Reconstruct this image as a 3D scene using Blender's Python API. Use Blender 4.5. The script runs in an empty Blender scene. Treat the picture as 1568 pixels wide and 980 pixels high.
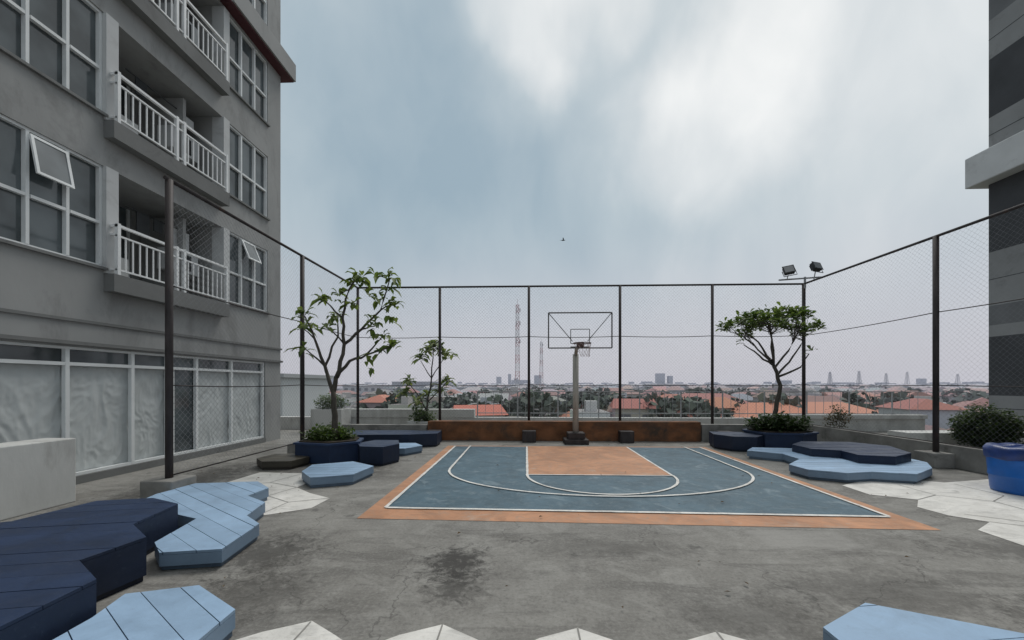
import bpy, bmesh, math, random
from mathutils import Vector, Matrix, noise as mn
from mathutils.geometry import tessellate_polygon
R = random.Random(7)
scene = bpy.context.scene
scene.view_settings.view_transform = 'Standard'
scene.view_settings.look = 'None'
scene.view_settings.exposure = 0

# ------------------------------------------------------------------ materials
def nn(nt, typ, **kw):
    n = nt.nodes.new(typ)
    for k, v in kw.items():
        setattr(n, k, v)
    return n

def newmat(name):
    m = bpy.data.materials.new(name); m.use_nodes = True
    nt = m.node_tree
    b = nt.nodes['Principled BSDF']
    return m, nt, b

def c4(c): return (c[0], c[1], c[2], 1)

def noise(nt, vec, scale, detail=5, rough=.6, dist=0.0):
    n = nn(nt, 'ShaderNodeTexNoise')
    n.inputs['Scale'].default_value = scale
    n.inputs['Detail'].default_value = min(detail, 6)
    n.inputs['Roughness'].default_value = rough
    n.inputs['Distortion'].default_value = dist
    nt.links.new(vec, n.inputs['Vector'])
    return n.outputs['Fac']

def maprange(nt, v, a, b, c=0.0, d=1.0, smooth=False):
    n = nn(nt, 'ShaderNodeMapRange')
    if smooth: n.interpolation_type = 'SMOOTHSTEP'
    nt.links.new(v, n.inputs['Value'])
    for k, x in zip(('From Min', 'From Max', 'To Min', 'To Max'), (a, b, c, d)):
        n.inputs[k].default_value = x
    return n.outputs['Result']

def mixc(nt, fac, a, b, mode='MIX'):
    n = nn(nt, 'ShaderNodeMix', data_type='RGBA', blend_type=mode)
    for sock, v in ((n.inputs[0], fac), (n.inputs[6], a), (n.inputs[7], b)):
        if isinstance(v, (int, float)): sock.default_value = v
        elif isinstance(v, tuple): sock.default_value = c4(v)
        else: nt.links.new(v, sock)
    return n.outputs[2]

def math_(nt, op, a, b=None, clamp=False):
    n = nn(nt, 'ShaderNodeMath', operation=op); n.use_clamp = clamp
    for i, v in enumerate((a, b)):
        if v is None: continue
        if isinstance(v, (int, float)): n.inputs[i].default_value = v
        else: nt.links.new(v, n.inputs[i])
    return n.outputs[0]

def objvec(nt, scale=(1, 1, 1)):
    t = nn(nt, 'ShaderNodeTexCoord')
    mp = nn(nt, 'ShaderNodeMapping')
    mp.inputs['Scale'].default_value = scale
    nt.links.new(t.outputs['Object'], mp.inputs['Vector'])
    return mp.outputs['Vector']

def bump(nt, b, h, strength=.3, dist=.01):
    n = nn(nt, 'ShaderNodeBump')
    n.inputs['Strength'].default_value = strength
    n.inputs['Distance'].default_value = dist
    nt.links.new(h, n.inputs['Height'])
    nt.links.new(n.outputs['Normal'], b.inputs['Normal'])

def simple(name, col, rough=.7, var=.25, scale=3, bs=.2, metal=0, stretch=(1, 1, 1), spec=.3, dirt=None, dirt_rng=(.55, .75)):
    m, nt, b = newmat(name)
    v = objvec(nt, stretch)
    f = noise(nt, v, scale, 4)
    dark = tuple(x * (1 - var) for x in col); light = tuple(min(1, x * (1 + var)) for x in col)
    c = mixc(nt, maprange(nt, f, .3, .7), dark, light)
    if dirt:
        g = noise(nt, objvec(nt, stretch), scale * .6 + .7, 6, .7, .4)
        c = mixc(nt, maprange(nt, g, dirt_rng[0], dirt_rng[1]), c, dirt)
    nt.links.new(c, b.inputs['Base Color'])
    b.inputs['Roughness'].default_value = rough
    b.inputs['Metallic'].default_value = metal
    b.inputs['Specular IOR Level'].default_value = spec
    if bs: bump(nt, b, noise(nt, v, scale * 12, 2), bs)
    return m

def attrmat(name, rough=.7, spec=.3, translucent=0):
    m, nt, b = newmat(name)
    a = nn(nt, 'ShaderNodeAttribute', attribute_name='Col')
    nt.links.new(a.outputs['Color'], b.inputs['Base Color'])
    b.inputs['Roughness'].default_value = rough
    b.inputs['Specular IOR Level'].default_value = spec
    if translucent:
        tr = nn(nt, 'ShaderNodeBsdfTranslucent')
        tcol = mixc(nt, 1.0, a.outputs['Color'], (1.5, 1.6, 1.0), 'MULTIPLY')
        nt.links.new(tcol, tr.inputs['Color'])
        mx = nn(nt, 'ShaderNodeMixShader'); mx.inputs[0].default_value = translucent
        nt.links.new(b.outputs[0], mx.inputs[1]); nt.links.new(tr.outputs[0], mx.inputs[2])
        nt.links.new(mx.outputs[0], nt.nodes['Material Output'].inputs['Surface'])
    return m

def floor_mat():
    m, nt, b = newmat('terrace_concrete')
    v = objvec(nt)
    big = noise(nt, v, .55, 5, .65, .6)
    mid = noise(nt, v, 2.3, 6, .72, .8)
    fine = noise(nt, v, 34, 4, .75)
    streak = noise(nt, objvec(nt, (.35, 1.6, 1)), 2.2, 6, .7, .6)
    c = mixc(nt, maprange(nt, big, .32, .68), (.150, .143, .130), (.275, .266, .245))
    c = mixc(nt, maprange(nt, mid, .45, .66, 0, .85), c, (.31, .302, .28))
    c = mixc(nt, maprange(nt, streak, .50, .70, 0, .8), c, (.105, .10, .092))
    c = mixc(nt, maprange(nt, fine, .50, .72, 0, .55), c, (.34, .33, .31))
    c = mixc(nt, maprange(nt, fine, .46, .30, 0, .5), c, (.08, .076, .07))
    vo = nn(nt, 'ShaderNodeTexVoronoi'); vo.inputs['Scale'].default_value = 1.5; vo.inputs['Randomness'].default_value = 1; nt.links.new(v, vo.inputs['Vector'])
    dv = math_(nt, 'ADD', vo.outputs['Distance'], math_(nt, 'MULTIPLY', math_(nt, 'SUBTRACT', noise(nt, v, 12, 4, .8), .5), .45))
    c = mixc(nt, maprange(nt, dv, .12, .02, 0, .6), c, (.05, .048, .045))
    vc = nn(nt, 'ShaderNodeTexVoronoi'); vc.feature = 'DISTANCE_TO_EDGE'; vc.inputs['Scale'].default_value = .38
    vv = nn(nt, 'ShaderNodeVectorMath', operation='ADD'); nt.links.new(v, vv.inputs[0])
    nz = nn(nt, 'ShaderNodeTexNoise'); nz.inputs['Scale'].default_value = 1.8; nz.inputs['Detail'].default_value = 5; nt.links.new(v, nz.inputs['Vector'])
    nt.links.new(nz.outputs['Color'], vv.inputs[1]); nt.links.new(vv.outputs[0], vc.inputs['Vector'])
    c = mixc(nt, maprange(nt, vc.outputs['Distance'], .0035, .0012, 0, .45), c, (.04, .038, .035))
    sep = nn(nt, 'ShaderNodeSeparateXYZ'); nt.links.new(v, sep.inputs[0])
    speck = noise(nt, v, 9, 6, .8, .5)
    for (sx, sy, rx, ry, k) in ((-.66, 3.70, .34, .42, .9), (-.60, 3.25, .28, .3, .7), (-2.6, 3.85, .55, .55, .7), (-2.2, 3.1, .6, .4, .5),
                                (-3.2, 7.5, .6, .9, .5), (5.2, 4.2, 1.1, .4, .5), (3.0, 3.3, 1.0, .5, .4), (-5.9, 6.6, .6, 1.8, .65), (-4.5, 8.0, 1.2, 1.0, .5), (.9, 4.1, 1.2, .25, .35), (1.6, 2.9, .7, .3, .35), (4.0, 3.0, .5, .3, .5)):
        dx = math_(nt, 'DIVIDE', math_(nt, 'SUBTRACT', sep.outputs[0], sx), rx)
        dy = math_(nt, 'DIVIDE', math_(nt, 'SUBTRACT', sep.outputs[1], sy), ry)
        d = math_(nt, 'SQRT', math_(nt, 'ADD', math_(nt, 'MULTIPLY', dx, dx), math_(nt, 'MULTIPLY', dy, dy)))
        d = math_(nt, 'ADD', d, math_(nt, 'MULTIPLY', math_(nt, 'SUBTRACT', speck, .5), 3.6))
        c = mixc(nt, maprange(nt, d, 1.1, .35, 0, k), c, (.036, .033, .030))
    px = math_(nt, 'ABSOLUTE', math_(nt, 'SUBTRACT', sep.outputs[0], 3.05))
    py = math_(nt, 'ABSOLUTE', math_(nt, 'SUBTRACT', sep.outputs[1], 4.42))
    pm = math_(nt, 'MAXIMUM', math_(nt, 'DIVIDE', px, .5), math_(nt, 'DIVIDE', py, .24))
    pm = math_(nt, 'ADD', pm, math_(nt, 'MULTIPLY', math_(nt, 'SUBTRACT', mid, .5), .8))
    c = mixc(nt, maprange(nt, pm, 1.05, .9, 0, .5), c, (.33, .32, .30))
    nt.links.new(c, b.inputs['Base Color'])
    b.inputs['Roughness'].default_value = .75
    b.inputs['Specular IOR Level'].default_value = .35
    bump(nt, b, fine, .4, .010)
    return m

def paint_mat(name, col, worn, lo=.5, hi=.72, dark=.75, sc=1.4):
    m, nt, b = newmat(name)
    v = objvec(nt)
    a = noise(nt, v, sc, 6, .68, 1.0)
    s = noise(nt, v, 7, 6, .75, .6)
    f = noise(nt, v, 60, 3, .7)
    sm = noise(nt, objvec(nt, (.5, 1.5, 1)), 3.1, 6, .7, 1.5)
    bl = noise(nt, v, 2.0, 6, .62, .8)
    c = mixc(nt, maprange(nt, a, .35, .65), tuple(x * dark for x in col), tuple(min(1, x * 1.15) for x in col))
    c = mixc(nt, maprange(nt, s, lo, hi, 0, .85), c, worn)
    c = mixc(nt, maprange(nt, sm, .54, .72, 0, .65), c, tuple(x * .45 for x in col))
    c = mixc(nt, maprange(nt, bl, .58, .72, 0, .7), c, tuple(min(1, x * 1.3 + .04) for x in worn))
    c = mixc(nt, maprange(nt, f, .55, .8, 0, .45), c, worn)
    nt.links.new(c, b.inputs['Base Color'])
    b.inputs['Roughness'].default_value = .62
    b.inputs['Specular IOR Level'].default_value = .35
    bump(nt, b, f, .25, .006)
    return m

M = {}
M['floor'] = floor_mat()
M['court_blue'] = paint_mat('court_blue_paint', (.078, .138, .178), (.17, .22, .245), .50, .78)
M['court_orange'] = paint_mat('court_orange_paint', (.53, .265, .145), (.34, .26, .20), .5, .75)
M['white_line'] = paint_mat('white_line_paint', (.76, .74, .70), (.34, .33, .31), .52, .72, .88)
M['white_tile'] = paint_mat('white_ground_paint', (.72, .70, .66), (.46, .44, .40), .52, .78, .86)
M['kerb'] = simple('rusty_kerb_paint', (.20, .088, .042), .85, .4, 3, .4, stretch=(.6, 1, .9), dirt=(.075, .052, .038), dirt_rng=(.44, .64))
M['concrete'] = simple('raw_concrete', (.27, .262, .245), .85, .3, 2, .4, dirt=(.10, .095, .09))
M['whitewall'] = simple('weathered_white_wall', (.58, .58, .56), .8, .12, 1.5, .25, stretch=(1, 1, .4), dirt=(.30, .29, .27), dirt_rng=(.5, .8))
M['bldg'] = simple('grey_render', (.33, .333, .328), .85, .10, .8, .3, stretch=(1, 1, .5), dirt=(.20, .20, .195), dirt_rng=(.5, .75))
M['bldg_dark'] = simple('dark_grey_render', (.19, .193, .19), .85, .12, 1, .25, dirt=(.12, .12, .12))
M['bldg_light'] = simple('pale_render', (.56, .57, .57), .8, .08, 1, .15, dirt=(.40, .40, .40))
M['frame'] = simple('white_window_frame', (.76, .78, .78), .5, .06, 2, 0)
M['railing'] = simple('white_railing_paint', (.80, .81, .81), .5, .08, 3, 0, dirt=(.5, .49, .46), dirt_rng=(.6, .8))
M['red'] = simple('red_trim', (.09, .03, .034), .6, .15, 2, 0)
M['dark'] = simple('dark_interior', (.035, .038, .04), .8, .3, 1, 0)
M['curtain'] = simple('white_sheet', (.52, .55, .55), .55, .08, 1.2, .1, dirt=(.42, .45, .45), spec=.5)
M['post'] = simple('rusty_dark_steel', (.045, .038, .038), .6, .4, 7, .2, stretch=(1, 1, .3), dirt=(.12, .06, .035), dirt_rng=(.58, .75))
M['wire'] = simple('galvanised_wire', (.25, .255, .27), .5, .2, 3, 0, metal=.0)
M['hoop_pole'] = simple('hoop_pole_paint', (.40, .385, .345), .6, .15, 4, .1, stretch=(1, 1, .2), dirt=(.16, .11, .08), dirt_rng=(.55, .8))
M['hoop_frame'] = simple('backboard_frame_paint', (.11, .11, .11), .55, .3, 5, 0)
M['rim'] = simple('rim_paint', (.10, .06, .055), .5, .2, 5, 0)
M['net'] = simple('net_cord', (.45, .37, .36), .8, .1, 5, 0)
M['black'] = simple('black_plastic', (.018, .018, .02), .45, .2, 5, 0)
M['lampglass'] = simple('lamp_glass', (.20, .21, .22), .15, .05, 5, 0, spec=.6)
M['tub'] = simple('blue_plastic', (.008, .12, .45), .38, .15, 4, .05, spec=.5, dirt=(.02, .10, .28))
M['tub_lid'] = simple('blue_bag_plastic', (.008, .035, .17), .35, .3, 6, .3, spec=.5)
M['soil'] = simple('soil', (.05, .04, .03), .95, .4, 6, .8)
M['bark'] = simple('bark', (.085, .075, .062), .85, .35, 9, .6, stretch=(1, 1, .4))
M['rail_grey'] = simple('grey_handrail', (.36, .37, .38), .5, .1, 3, 0)
M['leaf'] = attrmat('leaf', .5, .4, .35)
M['city'] = attrmat('city_surfaces', .9, .1)
M['debris'] = simple('dry_leaf_litter', (.11, .075, .04), .9, .5, 9, 0)

def glass_mat(name, col, rough=.08):
    m, nt, b = newmat(name)
    v = objvec(nt, (1, 1.0, 1.0))
    f = noise(nt, v, .9, 3)
    nt.links.new(mixc(nt, maprange(nt, f, .38, .62), col, tuple(x * 2.2 for x in col)), b.inputs['Base Color'])
    b.inputs['Roughness'].default_value = rough
    b.inputs['Specular IOR Level'].default_value = .6
    bump(nt, b, noise(nt, v, 2.2, 1), .04, .02)
    return m
M['glass'] = glass_mat('window_glass', (.058, .068, .072))

def plank_mat(name, top, var=.12, worn=None):
    m, nt, b = newmat(name)
    a = nn(nt, 'ShaderNodeAttribute', attribute_name='Col')
    v = objvec(nt)
    f = noise(nt, v, 3.0, 6, .7, .5); g = noise(nt, v, 22, 5, .75)
    c = mixc(nt, 1.0, a.outputs['Color'], mixc(nt, maprange(nt, f, .3, .7), (1 - var,) * 3, (1 + var,) * 3), 'MULTIPLY')
    w = worn or tuple(x * .5 for x in top)
    c = mixc(nt, maprange(nt, g, .58, .8, 0, .55), c, w)
    c = mixc(nt, maprange(nt, noise(nt, v, 1.3, 6, .75, .8), .52, .75, 0, .5), c, tuple(x * .55 + .02 for x in top))
    nt.links.new(c, b.inputs['Base Color'])
    nt.links.new(maprange(nt, f, .3, .7, .38, .68), b.inputs['Roughness'])
    b.inputs['Specular IOR Level'].default_value = .35
    bump(nt, b, g, .25, .006)
    return m
LB = (.31, .445, .61); NV = (.019, .036, .082); BR = (.095, .085, .065)
M['plank_light'] = plank_mat('light_blue_planks', LB, .12, (.22, .28, .36))
M['plank_navy'] = plank_mat('navy_planks', NV, .25, (.06, .08, .12))
M['plank_brown'] = plank_mat('brown_planks', BR, .25)

# ------------------------------------------------------------------ mesh helpers
def mk(name, verts, faces, mat, parent=None, cols=None, smooth=False):
    me = bpy.data.meshes.new(name)
    me.from_pydata([tuple(v) for v in verts], [], faces)
    if mat: me.materials.append(mat)
    if cols:
        ca = me.color_attributes.new('Col', 'FLOAT_COLOR', 'CORNER')
        buf = []
        for p, c in zip(me.polygons, cols):
            for _ in range(p.loop_total): buf += [c[0], c[1], c[2], 1]
        ca.data.foreach_set('color', buf)
    if smooth:
        me.polygons.foreach_set('use_smooth', [True] * len(me.polygons))
    me.update()
    o = bpy.data.objects.new(name, me)
    scene.collection.objects.link(o)
    if parent: o.parent = parent
    return o

def grp(name):
    e = bpy.data.objects.new(name, None); e.empty_display_size = .2
    scene.collection.objects.link(e); return e

class B:
    def __init__(s): s.v = []; s.f = []; s.c = []
    def box(s, x0, x1, y0, y1, z0, z1, col=None):
        n = len(s.v)
        s.v += [(x0, y0, z0), (x1, y0, z0), (x1, y1, z0), (x0, y1, z0), (x0, y0, z1), (x1, y0, z1), (x1, y1, z1), (x0, y1, z1)]
        fs = [(0, 3, 2, 1), (4, 5, 6, 7), (0, 1, 5, 4), (1, 2, 6, 5), (2, 3, 7, 6), (3, 0, 4, 7)]
        s.f += [tuple(n + i for i in f) for f in fs]; s.c += [col] * 6
    def tube(s, pts, rad, n=8, col=None, cap=True):
        pts = [Vector(p) for p in pts]
        if isinstance(rad, (int, float)): rad = [rad] * len(pts)
        base = len(s.v)
        for i, p in enumerate(pts):
            if i == 0: d = pts[1] - pts[0]
            elif i == len(pts) - 1: d = pts[-1] - pts[-2]
            else: d = pts[i + 1] - pts[i - 1]
            d.normalize()
            a = Vector((0, 0, 1)) if abs(d.z) < .9 else Vector((1, 0, 0))
            u = d.cross(a).normalized(); w = d.cross(u)
            for k in range(n):
                t = 2 * math.pi * k / n
                s.v.append(tuple(p + (u * math.cos(t) + w * math.sin(t)) * rad[i]))
        for i in range(len(pts) - 1):
            for k in range(n):
                a0 = base + i * n + k; a1 = base + i * n + (k + 1) % n
                s.f.append((a0, a1, a1 + n, a0 + n)); s.c.append(col)
        if cap:
            s.f.append(tuple(base + k for k in range(n))[::-1]); s.c.append(col)
            s.f.append(tuple(base + (len(pts) - 1) * n + k for k in range(n))); s.c.append(col)
    def poly(s, pts, z, col=None):
        n = len(s.v)
        s.v += [(p[0], p[1], z) for p in pts]
        for t in tessellate_polygon([[Vector((p[0], p[1], 0)) for p in pts]]):
            a, b, c = [Vector((pts[i][0], pts[i][1], 0)) for i in t]
            if (b - a).cross(c - a).z < 0: t = (t[0], t[2], t[1])
            s.f.append(tuple(n + i for i in t)); s.c.append(col)
    def prism(s, pts, z0, z1, col=None):
        area = sum(pts[i][0] * pts[(i + 1) % len(pts)][1] - pts[(i + 1) % len(pts)][0] * pts[i][1] for i in range(len(pts)))
        if area < 0: pts = pts[::-1]
        s.poly(pts, z1, col)
        n = len(s.v); k = len(pts)
        s.v += [(p[0], p[1], z0) for p in pts] + [(p[0], p[1], z1) for p in pts]
        for i in range(k):
            j = (i + 1) % k
            s.f.append((n + i, n + j, n + k + j, n + k + i)); s.c.append(col)
    def out(s, name, mat, parent=None, smooth=False):
        return mk(name, s.v, s.f, mat, parent, s.c if s.c and s.c[0] is not None else None, smooth)

def bevel(o, w=.01, seg=2):
    m = o.modifiers.new('bevel', 'BEVEL'); m.width = w; m.segments = seg; m.limit_method = 'ANGLE'
    return o

# ------------------------------------------------------------------ camera
cam = bpy.data.cameras.new('camera'); co = bpy.data.objects.new('camera', cam)
scene.collection.objects.link(co); scene.camera = co
co.location = (0, 0, 1.7); co.rotation_euler = (math.radians(90), 0, math.radians(2.0))
cam.sensor_width = 36; cam.lens = 13.78; cam.shift_y = .0625
cam.clip_start = .05; cam.clip_end = 20000

# ------------------------------------------------------------------ world + sun
w = bpy.data.worlds.new('World'); scene.world = w; w.use_nodes = True
nt = w.node_tree
bg = nt.nodes['Background']; ST = .1; bg.inputs['Strength'].default_value = ST
sky = nn(nt, 'ShaderNodeTexSky'); sky.sky_type = 'NISHITA'; sky.sun_disc = False
sky.sun_elevation = math.radians(58); sky.sun_rotation = math.radians(25)
sky.dust_density = 4; sky.air_density = 1.2
tc = nn(nt, 'ShaderNodeTexCoord'); d0 = tc.outputs['Generated']
mp = nn(nt, 'ShaderNodeMapping'); mp.inputs['Scale'].default_value = (2.2, 2.2, 1.0)
nt.links.new(d0, mp.inputs['Vector'])
n1 = nn(nt, 'ShaderNodeTexNoise'); n1.inputs['Scale'].default_value = 1.9; n1.inputs['Detail'].default_value = 4; n1.inputs['Roughness'].default_value = .5
nt.links.new(mp.outputs[0], n1.inputs['Vector'])
vs = nn(nt, 'ShaderNodeVectorMath', operation='SUBTRACT'); nt.links.new(n1.outputs['Color'], vs.inputs[0]); vs.inputs[1].default_value = (.5, .5, .5)
vm = nn(nt, 'ShaderNodeVectorMath', operation='SCALE'); nt.links.new(vs.outputs[0], vm.inputs[0]); vm.inputs['Scale'].default_value = .34
va = nn(nt, 'ShaderNodeVectorMath', operation='ADD'); nt.links.new(d0, va.inputs[0]); nt.links.new(vm.outputs[0], va.inputs[1])
vn = nn(nt, 'ShaderNodeVectorMath', operation='NORMALIZE'); nt.links.new(va.outputs[0], vn.inputs[0])
fb = noise(nt, mp.outputs[0], 3.0, 5, .5, .3)
val = maprange(nt, fb, .3, .7, .42, .62)
for (dx, dz, rad, wt) in ((.04, 1.0, 6, .26), (-.02, .80, 5, .18), (.46, .66, 8, .22), (.55, .85, 6, .10), (.95, .6, 24, .10), (1.0, 1.0, 16, .10),
                          (-.28, .74, 12, -.20), (-.14, .45, 13, -.22), (.28, .42, 9, -.12), (.32, .95, 5, -.14), (-.55, .3, 12, -.06), (.72,.3,10,-.04)):
    ax = Vector((dx, 1, dz)).normalized()
    dt = nn(nt, 'ShaderNodeVectorMath', operation='DOT_PRODUCT'); nt.links.new(vn.outputs[0], dt.inputs[0]); dt.inputs[1].default_value = ax
    bmp = maprange(nt, dt.outputs['Value'], math.cos(math.radians(rad * 1.8)), 1.0, 0, wt, True)
    val = math_(nt, 'ADD', val, bmp)
sep = nn(nt, 'ShaderNodeSeparateXYZ'); nt.links.new(d0, sep.inputs[0])
val = math_(nt, 'ADD', val, maprange(nt, sep.outputs[2], .76, 1.0, 0, .5, True))
cr = nn(nt, 'ShaderNodeValToRGB'); nt.links.new(val, cr.inputs[0])
e = cr.color_ramp.elements
e[0].position = .12; e[0].color = (.32, .425, .50, 1)
e[1].position = 1.0; e[1].color = (.88, .90, .90, 1)
x = e.new(.48); x.color = (.475, .56, .61, 1)
x = e.new(.72); x.color = (.66, .71, .735, 1)
hz = maprange(nt, sep.outputs[2], .40, -.02, 0, 1, True)
cl = mixc(nt, hz, cr.outputs['Color'], (.585, .585, .645))
sc = nn(nt, 'ShaderNodeVectorMath', operation='SCALE'); nt.links.new(cl, sc.inputs[0]); sc.inputs['Scale'].default_value = 1 / ST
fin = mixc(nt, .94, sky.outputs[0], sc.outputs[0])
nt.links.new(fin, bg.inputs['Color'])

sl = bpy.data.lights.new('sun', 'SUN'); so = bpy.data.objects.new('sun', sl); scene.collection.objects.link(so)
sl.energy = 1.5; sl.angle = math.radians(25); sl.color = (1, .97, .92)
sd = Vector((math.sin(math.radians(25)) * math.cos(math.radians(58)), math.cos(math.radians(25)) * math.cos(math.radians(58)), math.sin(math.radians(58))))
so.rotation_euler = sd.to_track_quat('Z', 'Y').to_euler(); so.location = (5, 8, 30)

# ------------------------------------------------------------------ terrain + terrace
HAZE = (.50, .50, .55)  # air haze painted into far ground and city base colours
GZ = -9.0
m, nt, b = newmat('far_ground')
v = objvec(nt)
sp = nn(nt, 'ShaderNodeVectorMath', operation='LENGTH'); nt.links.new(v, sp.inputs[0])
g1 = noise(nt, v, .02, 6, .6)
cg = mixc(nt, maprange(nt, g1, .4, .6), (.07, .085, .05), (.18, .165, .14))
hf = math_(nt, 'SUBTRACT', 1.0, math_(nt, 'POWER', 2.718, math_(nt, 'MULTIPLY', sp.outputs['Value'], -1 / 500)))
cg = mixc(nt, hf, cg, HAZE)  # ground colour fades to the haze tint with distance, no real atmosphere
nt.links.new(cg, b.inputs['Base Color']); b.inputs['Roughness'].default_value = .95
g = B(); g.box(-9000, 9000, -9000, 9000, GZ - 1, GZ); g.out('ground', m)

t = B(); t.box(-28, 30, -14, 15.0, -.6, 0); t.out('terrace_floor', M['floor'])
t = B(); t.box(-27.8, 29.8, -13.8, 14.8, GZ + .01, -.605); t.out('podium_base', M['bldg'])

# ------------------------------------------------------------------ court
crt = grp('basketball_court')
c = B(); c.poly([(-2.13, 4.88), (4.82, 4.72), (4.82, 10.72), (-2.13, 10.72)], .004); c.out('orange_border', M['court_orange'], crt)
c = B(); c.poly([(-1.91, 5.29), (4.62, 5.15), (4.62, 10.6), (-1.91, 10.6)], .008); c.out('blue_surface', M['court_blue'], crt)
c = B(); c.poly([(.03, 7.3), (2.70, 7.3), (2.70, 10.6), (.03, 10.6)], .012); c.out('orange_key', M['court_orange'], crt)
ln = B(); LW = .05
def stroke(pts, z=.016, wd=LW):
    pts = [Vector((p[0], p[1])) for p in pts]
    P = []
    for i in range(len(pts) - 1):
        n_ = max(1, int((pts[i + 1] - pts[i]).length / .12))
        for k in range(n_): P.append(pts[i].lerp(pts[i + 1], k / n_))
    P.append(pts[-1]); pts = P
    n0 = len(ln.v); k = len(pts)
    for i, p in enumerate(pts):
        dd = pts[min(i + 1, k - 1)] - pts[max(i - 1, 0)]
        dd.normalize(); nrm = Vector((-dd.y, dd.x))
        a = p + nrm * (wd / 2 + R.uniform(-.004, .004)); bb = p - nrm * (wd / 2 + R.uniform(-.004, .004))
        ln.v += [(a.x, a.y, z), (bb.x, bb.y, z)]
    for i in range(k - 1):
        j = i + 1
        ln.f.append((n0 + 2 * i, n0 + 2 * i + 1, n0 + 2 * j + 1, n0 + 2 * j)); ln.c.append(None)
stroke([(-1.91, 5.29), (4.62, 5.15)], .016, .06)
stroke([(-1.91, 5.29), (-1.91, 10.6)], .019); stroke([(4.62, 5.15), (4.62, 10.6)], .019)
stroke([(.03, 7.3), (.03, 10.6)], .016, .045); stroke([(2.70, 7.3), (2.70, 10.6)], .016, .045); stroke([(.0, 7.3), (2.73, 7.3)], .019, .045)
stroke([(1.365 + 1.335 * math.cos(a), 7.28 + 1.26 * math.sin(a)) for a in [math.pi + math.pi * i / 40 for i in range(41)]], .022, .045)
arc = [(-1.5, 10.6), (-1.5, 9.2)] + [(1.36 + 2.86 * math.cos(a), 7.75 + 1.84 * math.sin(a)) for a in [math.pi + math.pi * i / 60 for i in range(61)]] + [(4.22, 9.2), (4.22, 10.6)]
stroke(arc, .025, .045)
ln.out('white_lines', M['white_line'], crt)

def whiteground(pts, seams):
    e_ = grp('white_hexagon_paving')
    q = B(); q.poly(pts, .005); q.out('paving', M['white_tile'], e_)
    s = B()
    for (a, b_) in seams:
        a = Vector(a); b_ = Vector(b_); d = (b_ - a).normalized(); n_ = Vector((-d.y, d.x)) * .006
        k = len(s.v); s.v += [(*(a + n_), .009), (*(a - n_), .009), (*(b_ - n_), .009), (*(b_ + n_), .009)]; s.f.append((k, k + 1, k + 2, k + 3)); s.c.append(None)
    s.out('joints', M['concrete'], e_)
whiteground([(-3.45, 4.9), (-2.93, 5.25), (-2.9, 5.72), (-3.35, 5.98), (-3.75, 6.3), (-3.72, 6.95), (-4.2, 7.3), (-5.1, 7.35), (-5.2, 5.6), (-4.0, 5.0)],
            [((-3.45, 4.9), (-3.4, 5.5)), ((-3.4, 5.5), (-2.9, 5.72)), ((-3.4, 5.5), (-3.9, 5.8)), ((-3.9, 5.8), (-3.75, 6.3)), ((-3.75, 6.3), (-4.4, 6.6)), ((-4.4, 6.6), (-4.2, 7.3)), ((-3.9, 5.8), (-4.5, 5.6)), ((-4.4, 6.6), (-4.9, 6.3))])
whiteground([(5.86, 7.05), (5.29, 6.75), (5.27, 6.2), (5.75, 5.95), (5.4, 5.6), (5.45, 5.25), (5.7, 5.02), (5.25, 4.74), (5.22, 4.3), (5.6, 3.9), (7.0, 3.6), (8.35, 4.2), (8.35, 7.3), (7.2, 7.0), (6.5, 7.35)],
            [((5.75, 5.95), (6.25, 6.2)), ((6.25, 6.2), (6.25, 6.8)), ((6.25, 6.2), (6.75, 5.9)), ((6.75, 5.9), (6.7, 5.3)), ((6.7, 5.3), (6.2, 5.0)), ((6.2, 5.0), (5.7, 5.3)), ((5.7, 5.02), (6.2, 4.75)), ((6.2, 4.75), (6.7, 5.0)), ((6.2, 4.75), (6.2, 4.2)), ((6.75, 5.9), (7.25, 6.2)), ((7.25, 6.2), (7.25, 6.9))])
zz = []
for i in range(6):
    x0 = -2.02 + i * .945
    zz += [(x0, 2.46), (x0 + .22, 2.62), (x0 + .49, 2.755 - .008 * i), (x0 + .74, 2.60)]
zz += [(3.65, 2.46)]
whiteground(zz + [(3.65, .4), (-2.02, .4)], [((-2.02 + .945 * i + .49, 2.74), (-2.02 + .945 * i + .49, 2.2)) for i in range(6)] + [((-2.02 + .945 * i, 2.46), (-2.02 + .945 * i + .49, 2.2)) for i in range(6)] + [((-2.02 + .945 * i + .49, 2.2), (-2.02 + .945 * (i + 1), 2.46)) for i in range(6)])

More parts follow.
